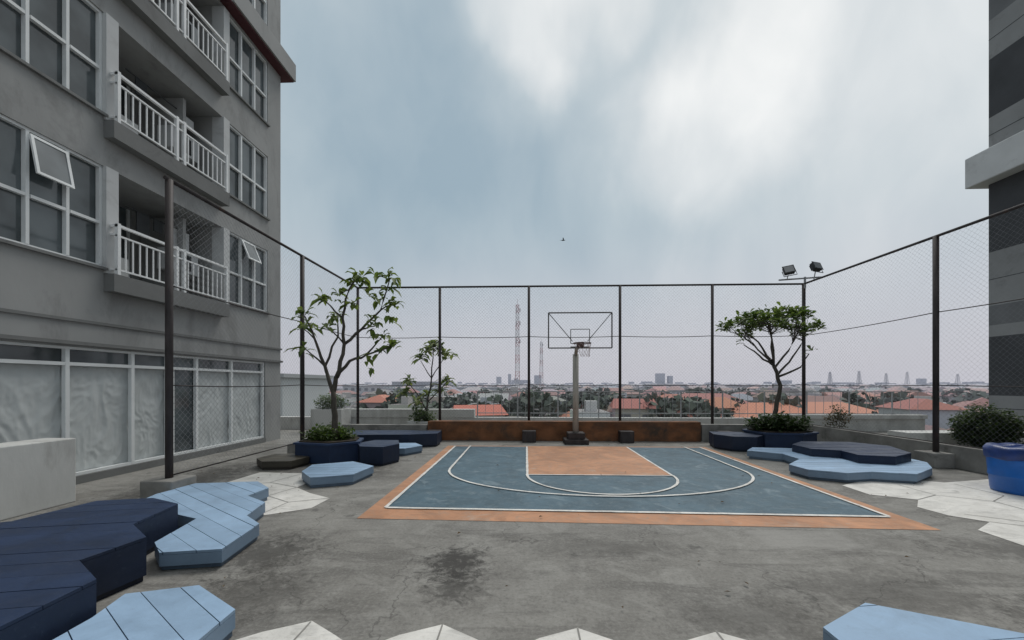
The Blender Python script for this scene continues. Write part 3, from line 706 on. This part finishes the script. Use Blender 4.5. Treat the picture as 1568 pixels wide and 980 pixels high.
for i in range(6):
    zb = Wb[i] - .10; zt = Wb[i] + WH
    for a, b_ in edges:
        if b_ - a < .3:
            lite.box(FX - SK, FX + .05, a + .003, b_ - .003, zb + .003, zt - .003)
        else: wall.box(FX - SK, FX, a, b_, zb, zt)
    for (a, b_, ty, nc) in bays:
        if ty == 'w':
            wall.box(FX - SK, FX, a, b_, zb, Wb[i])
            slab.box(FX + .001, FX + .06, a - .03, b_ + .03, Wb[i] - .05, Wb[i] - .003)
            fw = .045
            zm = Wb[i] + .80
            st = (b_ - a) / nc
            for k in range(nc):
                o1 = R.uniform(-.004, .004)
                for (za_, zb_) in ((Wb[i], zm), (zm + .001, zt)):
                    gl.box(FX - .125 + o1, FX - .105 + o1, a + k * st + .001, a + (k + 1) * st - .001, za_, zb_)
            fr.box(FX - .099, FX - .03, a, b_, Wb[i], Wb[i] + fw); fr.box(FX - .099, FX - .03, a, b_, zt - fw, zt)
            for k in range(nc + 1):
                yy = a + k * st
                y_a = a if k == 0 else yy - fw / 2
                y_b = y_a + fw
                if k == nc: y_a = b_ - fw; y_b = b_
                fr.box(FX - .099, FX - .025, y_a, y_b, Wb[i] + fw + .001, zt - fw - .001)
            for k in range(nc):
                fr.box(FX - .098, FX - .028, a + k * st + fw, a + (k + 1) * st - fw / 2 - .001, zm - .025, zm + .025)
        else:
            zl = zt
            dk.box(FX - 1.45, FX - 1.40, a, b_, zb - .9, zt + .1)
            bk.box(FX - 1.39, FX - SK - .003, a - .08, a, zb, zl); bk.box(FX - 1.39, FX - SK - .003, b_, b_ + .08, zb, zl)
            bk.box(FX - 1.39, FX - SK - .003, a - .08, b_ + .08, zl + .003, zl + .12)
            bk.box(FX - 1.39, FX - SK - .003, a - .08, b_ + .08, zb - .12, zb - .003)
            n_ = 5; st = (b_ - a) / n_
            for k in range(n_ + 1): fr.box(FX - 1.395, FX - 1.35, a + k * st - .03 + (.03 if k == 0 else 0) - (.03 if k == n_ else 0), a + k * st + .03 + (.03 if k == 0 else 0) - (.03 if k == n_ else 0), zb, zt)
            bk.box(FX - 1.395, FX - 1.33, a + .06, a + st - .04, zb, zt - .5); bk.box(FX - 1.395, FX - 1.33, a + 3 * st + .04, a + 4 * st - .04, zb, zt)
            gl.box(FX - 1.393, FX - 1.375, a + st + .035, a + 3 * st - .035, zb, zt)
            fr.box(FX - 1.372, FX - 1.345, a + st + .04, a + 3 * st - .04, zb + .75, zb + .80)
            lite.box(FX - .75, FX - .40, b_ - .95, b_ - .25, zb + .62, zb + 1.1)
            dk.box(FX - .398, FX - .39, b_ - .85, b_ - .45, zb + .68, zb + 1.04)
            bk.box(FX - 1.3, FX - .3, a + 1.75, a + 1.83, zb, zt - .1)
            lite.box(FX - .9, FX - .55, a + .25 + .2 * (i % 3), a + .75 + .2 * (i % 3), zb, zb + .55 + .12 * (i % 2))
            dk.tube([(FX - .45, a + .6, zt - .35), (FX - .45, b_ - .4, zt - .35)], .012, 6)
            for k in range(4):
                yk = a + .8 + k * .36 + R.uniform(-.08, .08)
                if R.random() < .6: (dk if R.random() < .5 else lite).box(FX - .46, FX - .44, yk, yk + R.uniform(.16, .28), zt - .36 - R.uniform(.25, .55), zt - .36)
            za = 3.37 + PER * i
            slab.box(FX + .003, FX + .20, a - .22, b_ + .0, za, za + .32)
            ra, rb = a - .15, b_ - .03; rx = FX + .16; zr = za + .40; zt2 = za + 1.24
            rl.box(rx - .028, rx + .028, ra, rb, zt2 - .045, zt2); rl.box(rx - .018, rx + .018, ra, rb, zt2 - .22, zt2 - .19); rl.box(rx - .018, rx + .018, ra, rb, zr, zr + .03)
            for pk in (ra, (ra + rb) / 2 - .12, (ra + rb) / 2 + .06, rb - .06): rl.box(rx - .033, rx + .033, pk, pk + .055, za + .32, zt2 + .02)
            yy = ra + .16
            while yy < rb - .08:
                rl.box(rx - .010, rx + .010, yy, yy + .020, zr + .031, zt2 - .221); yy += .135
            rl.box(FX, rx - .036, ra, ra + .04, zt2 - .049, zt2 - .002); rl.box(FX, rx - .036, ra, ra + .04, zt2 - .2, zt2 - .165); rl.box(FX, rx - .036, ra, ra + .04, zr, zr + .03)
for (a, b_, ty, nc) in bays:
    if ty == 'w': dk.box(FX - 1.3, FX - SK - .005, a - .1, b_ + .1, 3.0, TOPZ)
body = B(); body.box(-22, FX - 1.46, Y0, Y1 - .003, -.0, TOPZ + 1)
body.box(FX - 1.455, FX - SK - .005, Y1 - .4, Y1 - .003, 0, TOPZ + 1)
body.box(-22, FX + .003, Y0, Y1 - .001, TOPZ + 1.003, TOPZ + 1.3)
body.out('rear_walls', M['bldg'], ab)
gz0, gz1, gz2 = .14, 2.04, 2.33
gy = [-9.9, -7.7, -5.5, -3.3, -1.1, 1.1, 2.2, 3.0, 4.05, 5.15, 6.27, 7.36, 8.12, 8.85, 9.93, 11.15]
wall.box(FX - SK, FX - .002, 11.19, Y1 - .002, 0, 2.327)
slab.box(FX - SK, FX + .02, Y0, 11.187, 0, gz0 - .003)
for k, y in enumerate(gy):
    fr.box(FX - .10, FX - .03, y - .03, y + .03, gz0, gz2)
for k in range(len(gy) - 1):
    a, b_ = gy[k] + .031, gy[k + 1] - .031
    fr.box(FX - .099, FX - .032, a, b_, gz1 - .028, gz1 + .028)
    fr.box(FX - .099, FX - .032, a, b_, gz2 - .045, gz2 - .002)
    fr.box(FX - .099, FX - .032, a, b_, gz0, gz0 + .05)
    gl.box(FX - .125, FX - .105, a, b_, gz1 + .029, gz2 - .046)
    if abs(gy[k] - 8.12) < .01:
        gl.box(FX - .14, FX - .12, a, b_, gz0 + .05, gz1 - .03)
        dk.box(FX - .10, FX - .06, a + .06, a + .10, .9, 1.2)
        fr.box(FX - .118, FX - .06, a + .10, a + .14, gz0 + .051, gz1 - .031)
    else:
        # translucent-looking plastic sheet taped inside each pane: flat with fine creases
        aa, be = gy[k] + .002, gy[k + 1] - .002
        ny, nz = 56, 80; n0 = len(cur.v); ph = R.uniform(0, 90)
        for j in range(nz + 1):
            for i in range(ny + 1):
                u = i / ny; v_ = j / nz; W_ = be - aa
                p = Vector((u * W_ * 1.8 + ph, v_ * 1.9 * .9, ph * .3))
                wv = mn.noise_vector(p * 1.3) * .8
                r1 = 1 - abs(mn.noise((p + wv) * 2.1)) * 2.2
                r2 = 1 - abs(mn.noise((p + wv * .5) * 6.0 + Vector((7, 3, 1)))) * 2
                dx = .016 * r1 + .009 * r2 + .003 * mn.noise(p * 18)
                cur.v.append((FX - .135 + dx * .9, aa + W_ * u, gz0 + .01 + (gz1 - gz0) * v_))
        for j in range(nz):
            for i in range(ny):
                p = n0 + j * (ny + 1) + i; cur.f.append((p, p + 1, p + ny + 2, p + ny + 1)); cur.c.append(None)
bk.box(FX - 1.3, FX - .26, Y0, 11.18, 0, .01)
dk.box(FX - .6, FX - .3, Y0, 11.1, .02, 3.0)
slab.box(FX + .001, FX + .035, Y0, Y1 + .03, 2.75, 2.80)
slab.box(FX + .001, FX + .06, Y0, Y1 + .03, 2.36, 2.42)
cn = B(); cn.box(FX - .5, FX + .32, 9.55, Y1 + .28, 11.27, 11.80); cn.box(FX + .002, FX + .24, Y0, 9.547, 11.27, 11.5); cn.out('cornice', M['bldg'], ab)
cn = B(); cn.box(FX - .5, FX + .27, 9.5, Y1 + .24, 11.225, 11.267); cn.out('red_trim', M['red'], ab)
M['sashglass'] = glass_mat('tinted_sash_glass', (.07, .08, .085), .55)
def sash(yc, zc, w_, h_, ang):
    s = B(); f_ = .04
    s.box(-.015, .015, -w_ / 2, w_ / 2, -f_, 0); s.box(-.015, .015, -w_ / 2, w_ / 2, -h_, -h_ + f_); s.box(-.015, .015, -w_ / 2, -w_ / 2 + f_, -h_ + f_, -f_); s.box(-.015, .015, w_ / 2 - f_, w_ / 2, -h_ + f_, -f_)
    o = s.out('open_sash', M['frame'], ab); o.location = (FX - .02, yc, zc); o.rotation_euler = (0, math.radians(-ang), 0)
    s = B(); s.box(-.006, .006, -w_ / 2 + f_, w_ / 2 - f_, -h_ + f_, -f_); o = s.out('sash_glass', M['sashglass'], ab); o.location = (FX - .02, yc, zc); o.rotation_euler = (0, math.radians(-ang), 0)
sash(6.01, 5.55, .5, .62, 11); sash(10.5, 5.58, .5, .55, 22)
wall.out('facade_walls', M['bldg'], ab); lite.out('pale_pilasters', M['bldg_light'], ab); fr.out('window_frames', M['frame'], ab)
gl.out('window_panes', M['glass'], ab); dk.out('dark_interior', M['dark'], ab); rl.out('balcony_railings', M['railing'], ab)
slab.out('balcony_slabs', M['bldg_dark'], ab); cur.out('hanging_sheets', M['curtain'], ab, True); bk.out('balcony_walls', M['bldg'], ab)

# ------------------------------------------------------------------ right tower
tw = grp('striped_tower_building'); X0 = 14.3; Yc = 12.62
bands = [(-.5, .55, 'd'), (.55, 1.35, 'g'), (1.35, 3.15, 'd'), (3.15, 3.5, 'g'), (3.5, 4.1, 'm'), (4.1, 5.75, 'g'), (5.75, 7.85, 'd'), (8.8, 9.9, 'g'), (9.9, 11.7, 'd'), (11.7, 12.9, 'g'), (12.9, 13.6, 'm'), (13.6, 15, 'g'), (15, 17, 'd'), (17, 20, 'g')]
dd = B(); gg = B(); mm = B()
for a, b_, k in bands: {'d': dd, 'g': gg, 'm': mm}[k].box(X0, X0 + 14, -9, Yc, a, b_)
for z in (.95, 4.9, 9.35, 12.3, 14.3): dd.box(X0 - .004, X0 - .001, -9, Yc, z, z + .02)
dd.out('dark_bands', simple('charcoal_render', (.060, .063, .068), .8, .15, 1.2, .2), tw)
gg.out('grey_bands', simple('tower_grey_render', (.26, .265, .265), .85, .1, 1, .2, dirt=(.18, .18, .18)), tw); mm.out('mid_bands', simple('mid_grey_render', (.15, .155, .16), .8, .15, 1.2, .2), tw)
q = B(); q.box(X0 - .42, X0 + 14, -9, Yc + .28, 7.853, 8.797); bevel(q.out('ledge', M['bldg_light'], tw), .03)

# ------------------------------------------------------------------ city
def hz_(c_, d, L=400):  # paints distance haze into a surface colour
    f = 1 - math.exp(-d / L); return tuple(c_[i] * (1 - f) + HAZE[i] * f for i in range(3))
H = B()
ROOF = [(.36, .12, .07), (.42, .15, .08), (.29, .10, .07), (.25, .13, .10), (.26, .25, .24), (.40, .39, .38), (.19, .165, .155), (.50, .18, .09)]
WALL = [(.58, .57, .54), (.48, .46, .42), (.66, .65, .63), (.42, .39, .36), (.50, .53, .55)]
def house(cx, cy, wd, dp, h, rh, ang, rc, wc, d):
    ca, sa = math.cos(ang), math.sin(ang)
    def T(x, y, z): return (cx + x * ca - y * sa, cy + x * sa + y * ca, GZ + z)
    n = len(H.v); a, b_ = wd / 2, dp / 2
    H.v += [T(-a, -b_, 0), T(a, -b_, 0), T(a, b_, 0), T(-a, b_, 0), T(-a, -b_, h), T(a, -b_, h), T(a, b_, h), T(-a, b_, h)]
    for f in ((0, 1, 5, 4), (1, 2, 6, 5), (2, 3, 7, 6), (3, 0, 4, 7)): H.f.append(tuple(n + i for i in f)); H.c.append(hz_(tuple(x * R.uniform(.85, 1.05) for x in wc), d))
    if d < 420:
        for s_ in range(max(1, int(h / 3.0))):
            z = 1.2 + s_ * 2.9
            k = int(wd / 2.6)
            for j in range(k):
                x = -a + (j + .3) * wd / k
                m_ = len(H.v); H.v += [T(x, -b_ - .06, z), T(x + wd / k * .45, -b_ - .06, z), T(x + wd / k * .45, -b_ - .06, z + 1.3), T(x, -b_ - .06, z + 1.3)]
                H.f.append((m_, m_ + 1, m_ + 2, m_ + 3)); H.c.append(hz_((.10, .105, .11), d))
    if rh > 0:
        o = .5; n = len(H.v); hip = min(b_, a * .6) if R.random() < .6 else 0
        H.v += [T(-a - o, -b_ - o, h - .1), T(a + o, -b_ - o, h - .1), T(a + o, b_ + o, h - .1), T(-a - o, b_ + o, h - .1), T(-a + hip, 0, h + rh), T(a - hip, 0, h + rh)]
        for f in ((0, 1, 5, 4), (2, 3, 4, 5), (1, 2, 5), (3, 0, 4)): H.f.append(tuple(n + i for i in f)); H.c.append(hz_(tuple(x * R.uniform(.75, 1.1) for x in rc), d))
    else:
        n = len(H.v); H.v += [T(-a, -b_, h), T(a, -b_, h), T(a, b_, h), T(-a, b_, h)]; H.f.append((n, n + 1, n + 2, n + 3)); H.c.append(hz_(rc, d))
        hh = len(H.v)
        H.v += [T(-a * .5, -b_ * .4, h), T(-a * .1, -b_ * .4, h), T(-a * .1, b_ * .3, h), T(-a * .5, b_ * .3, h), T(-a * .5, -b_ * .4, h + 1.6), T(-a * .1, -b_ * .4, h + 1.6), T(-a * .1, b_ * .3, h + 1.6), T(-a * .5, b_ * .3, h + 1.6)]
        for f in ((0, 1, 5, 4), (1, 2, 6, 5), (3, 0, 4, 7), (4, 5, 6, 7)): H.f.append(tuple(hh + i for i in f)); H.c.append(hz_(wc, d))
y = 62
while y < 1500:
    step = 10.0 + (y - 62) * .026
    x = -1.15 * y
    while x < 1.45 * y:
        if R.random() < .84:
            d = math.hypot(x, y); sc_ = step / 13
            red = R.random() < (.66 if x > .25 * y else .34)
            rc = R.choice(ROOF[:4] + [ROOF[7]]) if red else R.choice(ROOF[4:7])
            flat = (not red) and R.random() < .6
            h = R.choice([3.0, 3.2, 3.4, 3.6, 5.2, 5.8, 6.4]) * (1 + .0003 * y)
            if flat and R.random() < .2 and y > 150: h += R.uniform(1, 3)
            house(x + R.uniform(-3, 3), y + R.uniform(-3, 3), R.uniform(6, 12) * sc_ ** .8, R.uniform(6, 10) * sc_ ** .8, h, 0 if flat else R.uniform(1.3, 2.3) * sc_ ** .4, R.choice([0, .1, -.15, 1.57, 1.4, .3, .8]), rc, R.choice(WALL), d)
        x += step
    y += step
H.out('distant_houses', M['city'])
q = B()
def gable(x, y_, wd, dp, eave, ridge, rc, wc):
    d = math.hypot(x, y_); a = wd / 2
    q.box(x - a, x + a, y_, y_ + dp, GZ, eave, hz_(wc, d)); n = len(q.v); hp_ = dp * .35
    q.v += [(x - a - .7, y_ - .8, eave - .1), (x + a + .7, y_ - .8, eave - .1), (x + a + .7, y_ + dp + .8, eave - .1), (x - a - .7, y_ + dp + .8, eave - .1), (x - a + hp_, y_ + dp / 2, ridge), (x + a - hp_, y_ + dp / 2, ridge)]
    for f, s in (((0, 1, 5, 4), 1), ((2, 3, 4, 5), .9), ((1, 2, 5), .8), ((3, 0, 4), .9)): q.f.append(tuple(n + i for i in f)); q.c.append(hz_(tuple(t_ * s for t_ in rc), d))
gable(48, 74, 15, 12, -4.6, -2.0, (.58, .21, .10), (.5, .48, .45)); gable(36, 80, 12, 10, -5.0, -2.7, (.44, .14, .08), (.55, .53, .5)); gable(65, 82, 16, 12, -4.4, -2.2, (.58, .22, .11), (.5, .48, .45)); gable(24, 95, 11, 9, -5.0, -2.6, (.34, .12, .09), (.6, .59, .57)); gable(52, 110, 20, 12, -3.8, -1.0, (.38, .12, .08), (.55, .53, .5)); gable(-14, 120, 14, 10, -4.4, -2.0, (.46, .2, .11), (.6, .59, .57))
q.out('orange_roofed_houses', M['city'])
for (nm, x, y_, wd, dp, top, col) in (('white_office_block', -52, 175, 26, 16, -.5, (.60, .64, .68)), ('white_office_block', -80, 190, 20, 18, .5, (.62, .64, .66)), ('grey_warehouse', -38, 260, 40, 20, -1.0, (.42, .45, .48)),
                            ('orange_roof_hall', -16, 205, 22, 14, -2.5, (.50, .23, .12)), ('white_office_block', 30, 330, 36, 18, -1, (.55, .55, .55)), ('white_office_block', -23.2, 33, 4.6, 8, 2.25, (.58, .60, .60)),
                            ('office_block', 150, 420, 40, 20, 1, (.5, .48, .46)), ('office_block', 215, 380, 30, 20, 0, (.5, .48, .46)), ('office_block', -120, 420, 50, 20, 4, (.4, .42, .44))):
    q = B(); d = math.hypot(x, y_)
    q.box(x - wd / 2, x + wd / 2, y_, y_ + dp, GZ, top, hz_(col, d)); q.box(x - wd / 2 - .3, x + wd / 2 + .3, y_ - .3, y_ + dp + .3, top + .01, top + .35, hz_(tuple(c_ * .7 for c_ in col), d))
    z = GZ + 1.2
    while z < top - 1.2:
        k = max(2, int(wd / 3))
        for j in range(k): q.box(x - wd / 2 + (j + .25) * wd / k, x - wd / 2 + (j + .75) * wd / k, y_ - .08, y_ - .02, z, z + 1.3, hz_((.14, .16, .18), d))
        z += 3.1
    q.out(nm, M['city'])
q = B()
for i in range(160):
    y_ = R.uniform(1500, 3200); x = R.uniform(-1.0, 1.3) * y_; h = R.choice([12, 15, 18, 22]) * R.uniform(.7, 1.2)
    if R.random() < .06: h = R.uniform(32, 50)
    wd = R.uniform(22, 60) if h < 45 else R.uniform(18, 32)
    c_ = hz_((.30, .33, .36), y_ * R.uniform(.6, .9)); q.box(x, x + wd, y_, y_ + 20, GZ, GZ + h, c_)
for (px_, w_, h_) in ((-.075, 30, 55), (-.045, 18, 72), (-.03, 25, 45), (.33, 50, 75), (.36, 25, 60)):
    q.box(px_ * 2400, px_ * 2400 + w_, 2400, 2430, GZ, GZ + h_, hz_((.30, .33, .36), 1100))
q.out('distant_skyline', M['city'])
q = B(); cc = hz_((.25, .28, .33), 900)
q.box(1.168 * 700, 1.168 * 700 + 13, 700, 720, GZ, 110, cc); q.box(1.168 * 700 + 2, 1.168 * 700 + 11, 703, 717, 110.01, 138, cc); q.box(1.168 * 700 + 5, 1.168 * 700 + 7, 709, 711, 138.01, 150, cc)
q.out('distant_skyscraper', M['city'])
V = []; F = []; C = []
for i in range(760):
    y_ = R.uniform(75, 900) if i > 190 else R.uniform(70, 230); x = R.uniform(-1.1, 1.4) * y_
    if i % 3 == 0: x = R.uniform(-.35, .35) * y_
    d = math.hypot(x, y_); r_ = R.uniform(2.0, 4.6) * (1 + d * .001); hc = R.uniform(2.5, 6.0)
    nq = 110 if d < 250 else 40
    for _ in range(nq):
        u = Vector((R.gauss(0, 1), R.gauss(0, 1), R.gauss(0, 1))).normalized() * (R.random() ** .4)
        p = Vector((x + u.x * r_, y_ + u.y * r_, GZ + hc + u.z * r_ * .75)); s = R.uniform(.5, 1.0) * r_ * .26
        a = Vector((R.gauss(0, 1), R.gauss(0, 1), R.gauss(0, 1))).normalized(); b_ = a.cross(Vector((R.gauss(0, 1), R.gauss(0, 1), R.gauss(0, 1)))).normalized()
        k = len(V); V += [p + a * s, p + b_ * s, p - a * s, p - b_ * s * .7]; F.append((k, k + 1, k + 2, k + 3))
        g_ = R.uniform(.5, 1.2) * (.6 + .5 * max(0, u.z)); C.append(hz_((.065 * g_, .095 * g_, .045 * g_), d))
mk('distant_trees', V, F, M['city'], None, C)
def lattice(name, x, y_, top, w0, w1, n, redwhite, r_=.14, hzd=None):
    q = B(); d = hzd or math.hypot(x, y_); H_ = top - GZ
    for i in range(n):
        za, zb = GZ + H_ * i / n, GZ + H_ * (i + 1) / n; wa = w0 + (w1 - w0) * i / n; wb = w0 + (w1 - w0) * (i + 1) / n
        col = hz_(((.42, .12, .12) if (i // 2) % 2 else (.6, .6, .6)) if redwhite else (.20, .21, .24), d)
        A = [(x - wa, y_ - wa, za), (x + wa, y_ - wa, za), (x + wa, y_ + wa, za), (x - wa, y_ + wa, za)]; Bq = [(x - wb, y_ - wb, zb), (x + wb, y_ - wb, zb), (x + wb, y_ + wb, zb), (x - wb, y_ + wb, zb)]
        for k in range(4):
            j = (k + 1) % 4
            q.tube([A[k], Bq[k]], r_, 4, col, False); q.tube([A[k], Bq[j]], r_ * .6, 4, col, False); q.tube([A[j], Bq[k]], r_ * .6, 4, col, False); q.tube([Bq[k], Bq[j]], r_ * .6, 4, col, False)
    q.tube([(x, y_, top), (x, y_, top + H_ * .06)], r_ * .6, 4, hz_((.3, .1, .1), d))
    if redwhite:
        for zf in (.62, .8, .93):
            for an in range(3):
                xx = x + math.cos(an * 2.1) * 1.3; yy = y_ + math.sin(an * 2.1) * 1.3; z = GZ + H_ * zf
                q.box(xx - .25, xx + .25, yy - .2, yy + .2, z, z + 1.8, hz_((.6, .6, .6), d))
    q.out(name, M['city'])
lattice('telecom_mast', -4.2, 200, 42, 1.2, .75, 24, True, .11)
lattice('telecom_mast', 13.5, 340, 38, 1.8, .9, 18, True, .14)
for px_, yy, tp in ((.755, 620, 20), (.825, 640, 22), (.89, 700, 20), (.94, 720, 23), (1.06, 680, 18)):
    lattice('transmission_pylon', px_ * yy, yy, tp, 3.2, .8, 8, False, .28)

V = []; F = []
for i in range(260):
    if R.random() < .5: x, y_ = R.gauss(-4.2, 1.0), R.gauss(8.2, 1.2)
    elif R.random() < .5: x, y_ = R.gauss(6.2, 1.2), R.gauss(9.6, 1.0)
    else: x, y_ = R.uniform(-5, 7), R.uniform(2.6, 11)
    z_ = .027; s = R.uniform(.008, .032); an = R.uniform(0, 6.28); k = len(V)
    V += [(x + s * math.cos(an), y_ + s * math.sin(an), z_), (x + s * .45 * math.cos(an + 1.57), y_ + s * .45 * math.sin(an + 1.57), z_ + s * .4), (x - s * math.cos(an), y_ - s * math.sin(an), z_), (x - s * .45 * math.cos(an + 1.57), y_ - s * .45 * math.sin(an + 1.57), z_ + .003)]
    F.append((k, k + 1, k + 2, k + 3))
mk('fallen_leaves', V, F, M['debris'])

q = B(); bx, by, bz = 3.8, 40, 16.3
q.tube([(bx - .2, by, bz + .02), (bx - .1, by, bz), (bx + .05, by, bz), (bx + .17, by, bz + .02), (bx + .23, by, bz + .01)], [.012, .05, .055, .03, .008], 8)
n = len(q.v); q.v += [(bx - .04, by - .03, bz + .03), (bx + .09, by - .03, bz + .03), (bx + .02, by - .3, bz + .16), (bx - .08, by - .5, bz + .1), (bx - .04, by + .03, bz + .03), (bx + .09, by + .03, bz + .03), (bx + .02, by + .3, bz + .16), (bx - .08, by + .5, bz + .1), (bx - .18, by, bz + .02), (bx - .32, by - .06, bz + .02), (bx - .32, by + .06, bz + .02)]
q.f += [(n, n + 1, n + 2, n + 3), (n + 4, n + 7, n + 6, n + 5), (n + 8, n + 9, n + 10)]; q.c += [None] * 3
q.out('flying_bird', M['black'])
print('objs', len(bpy.data.objects), 'faces', sum(len(m_.polygons) for m_ in bpy.data.meshes))
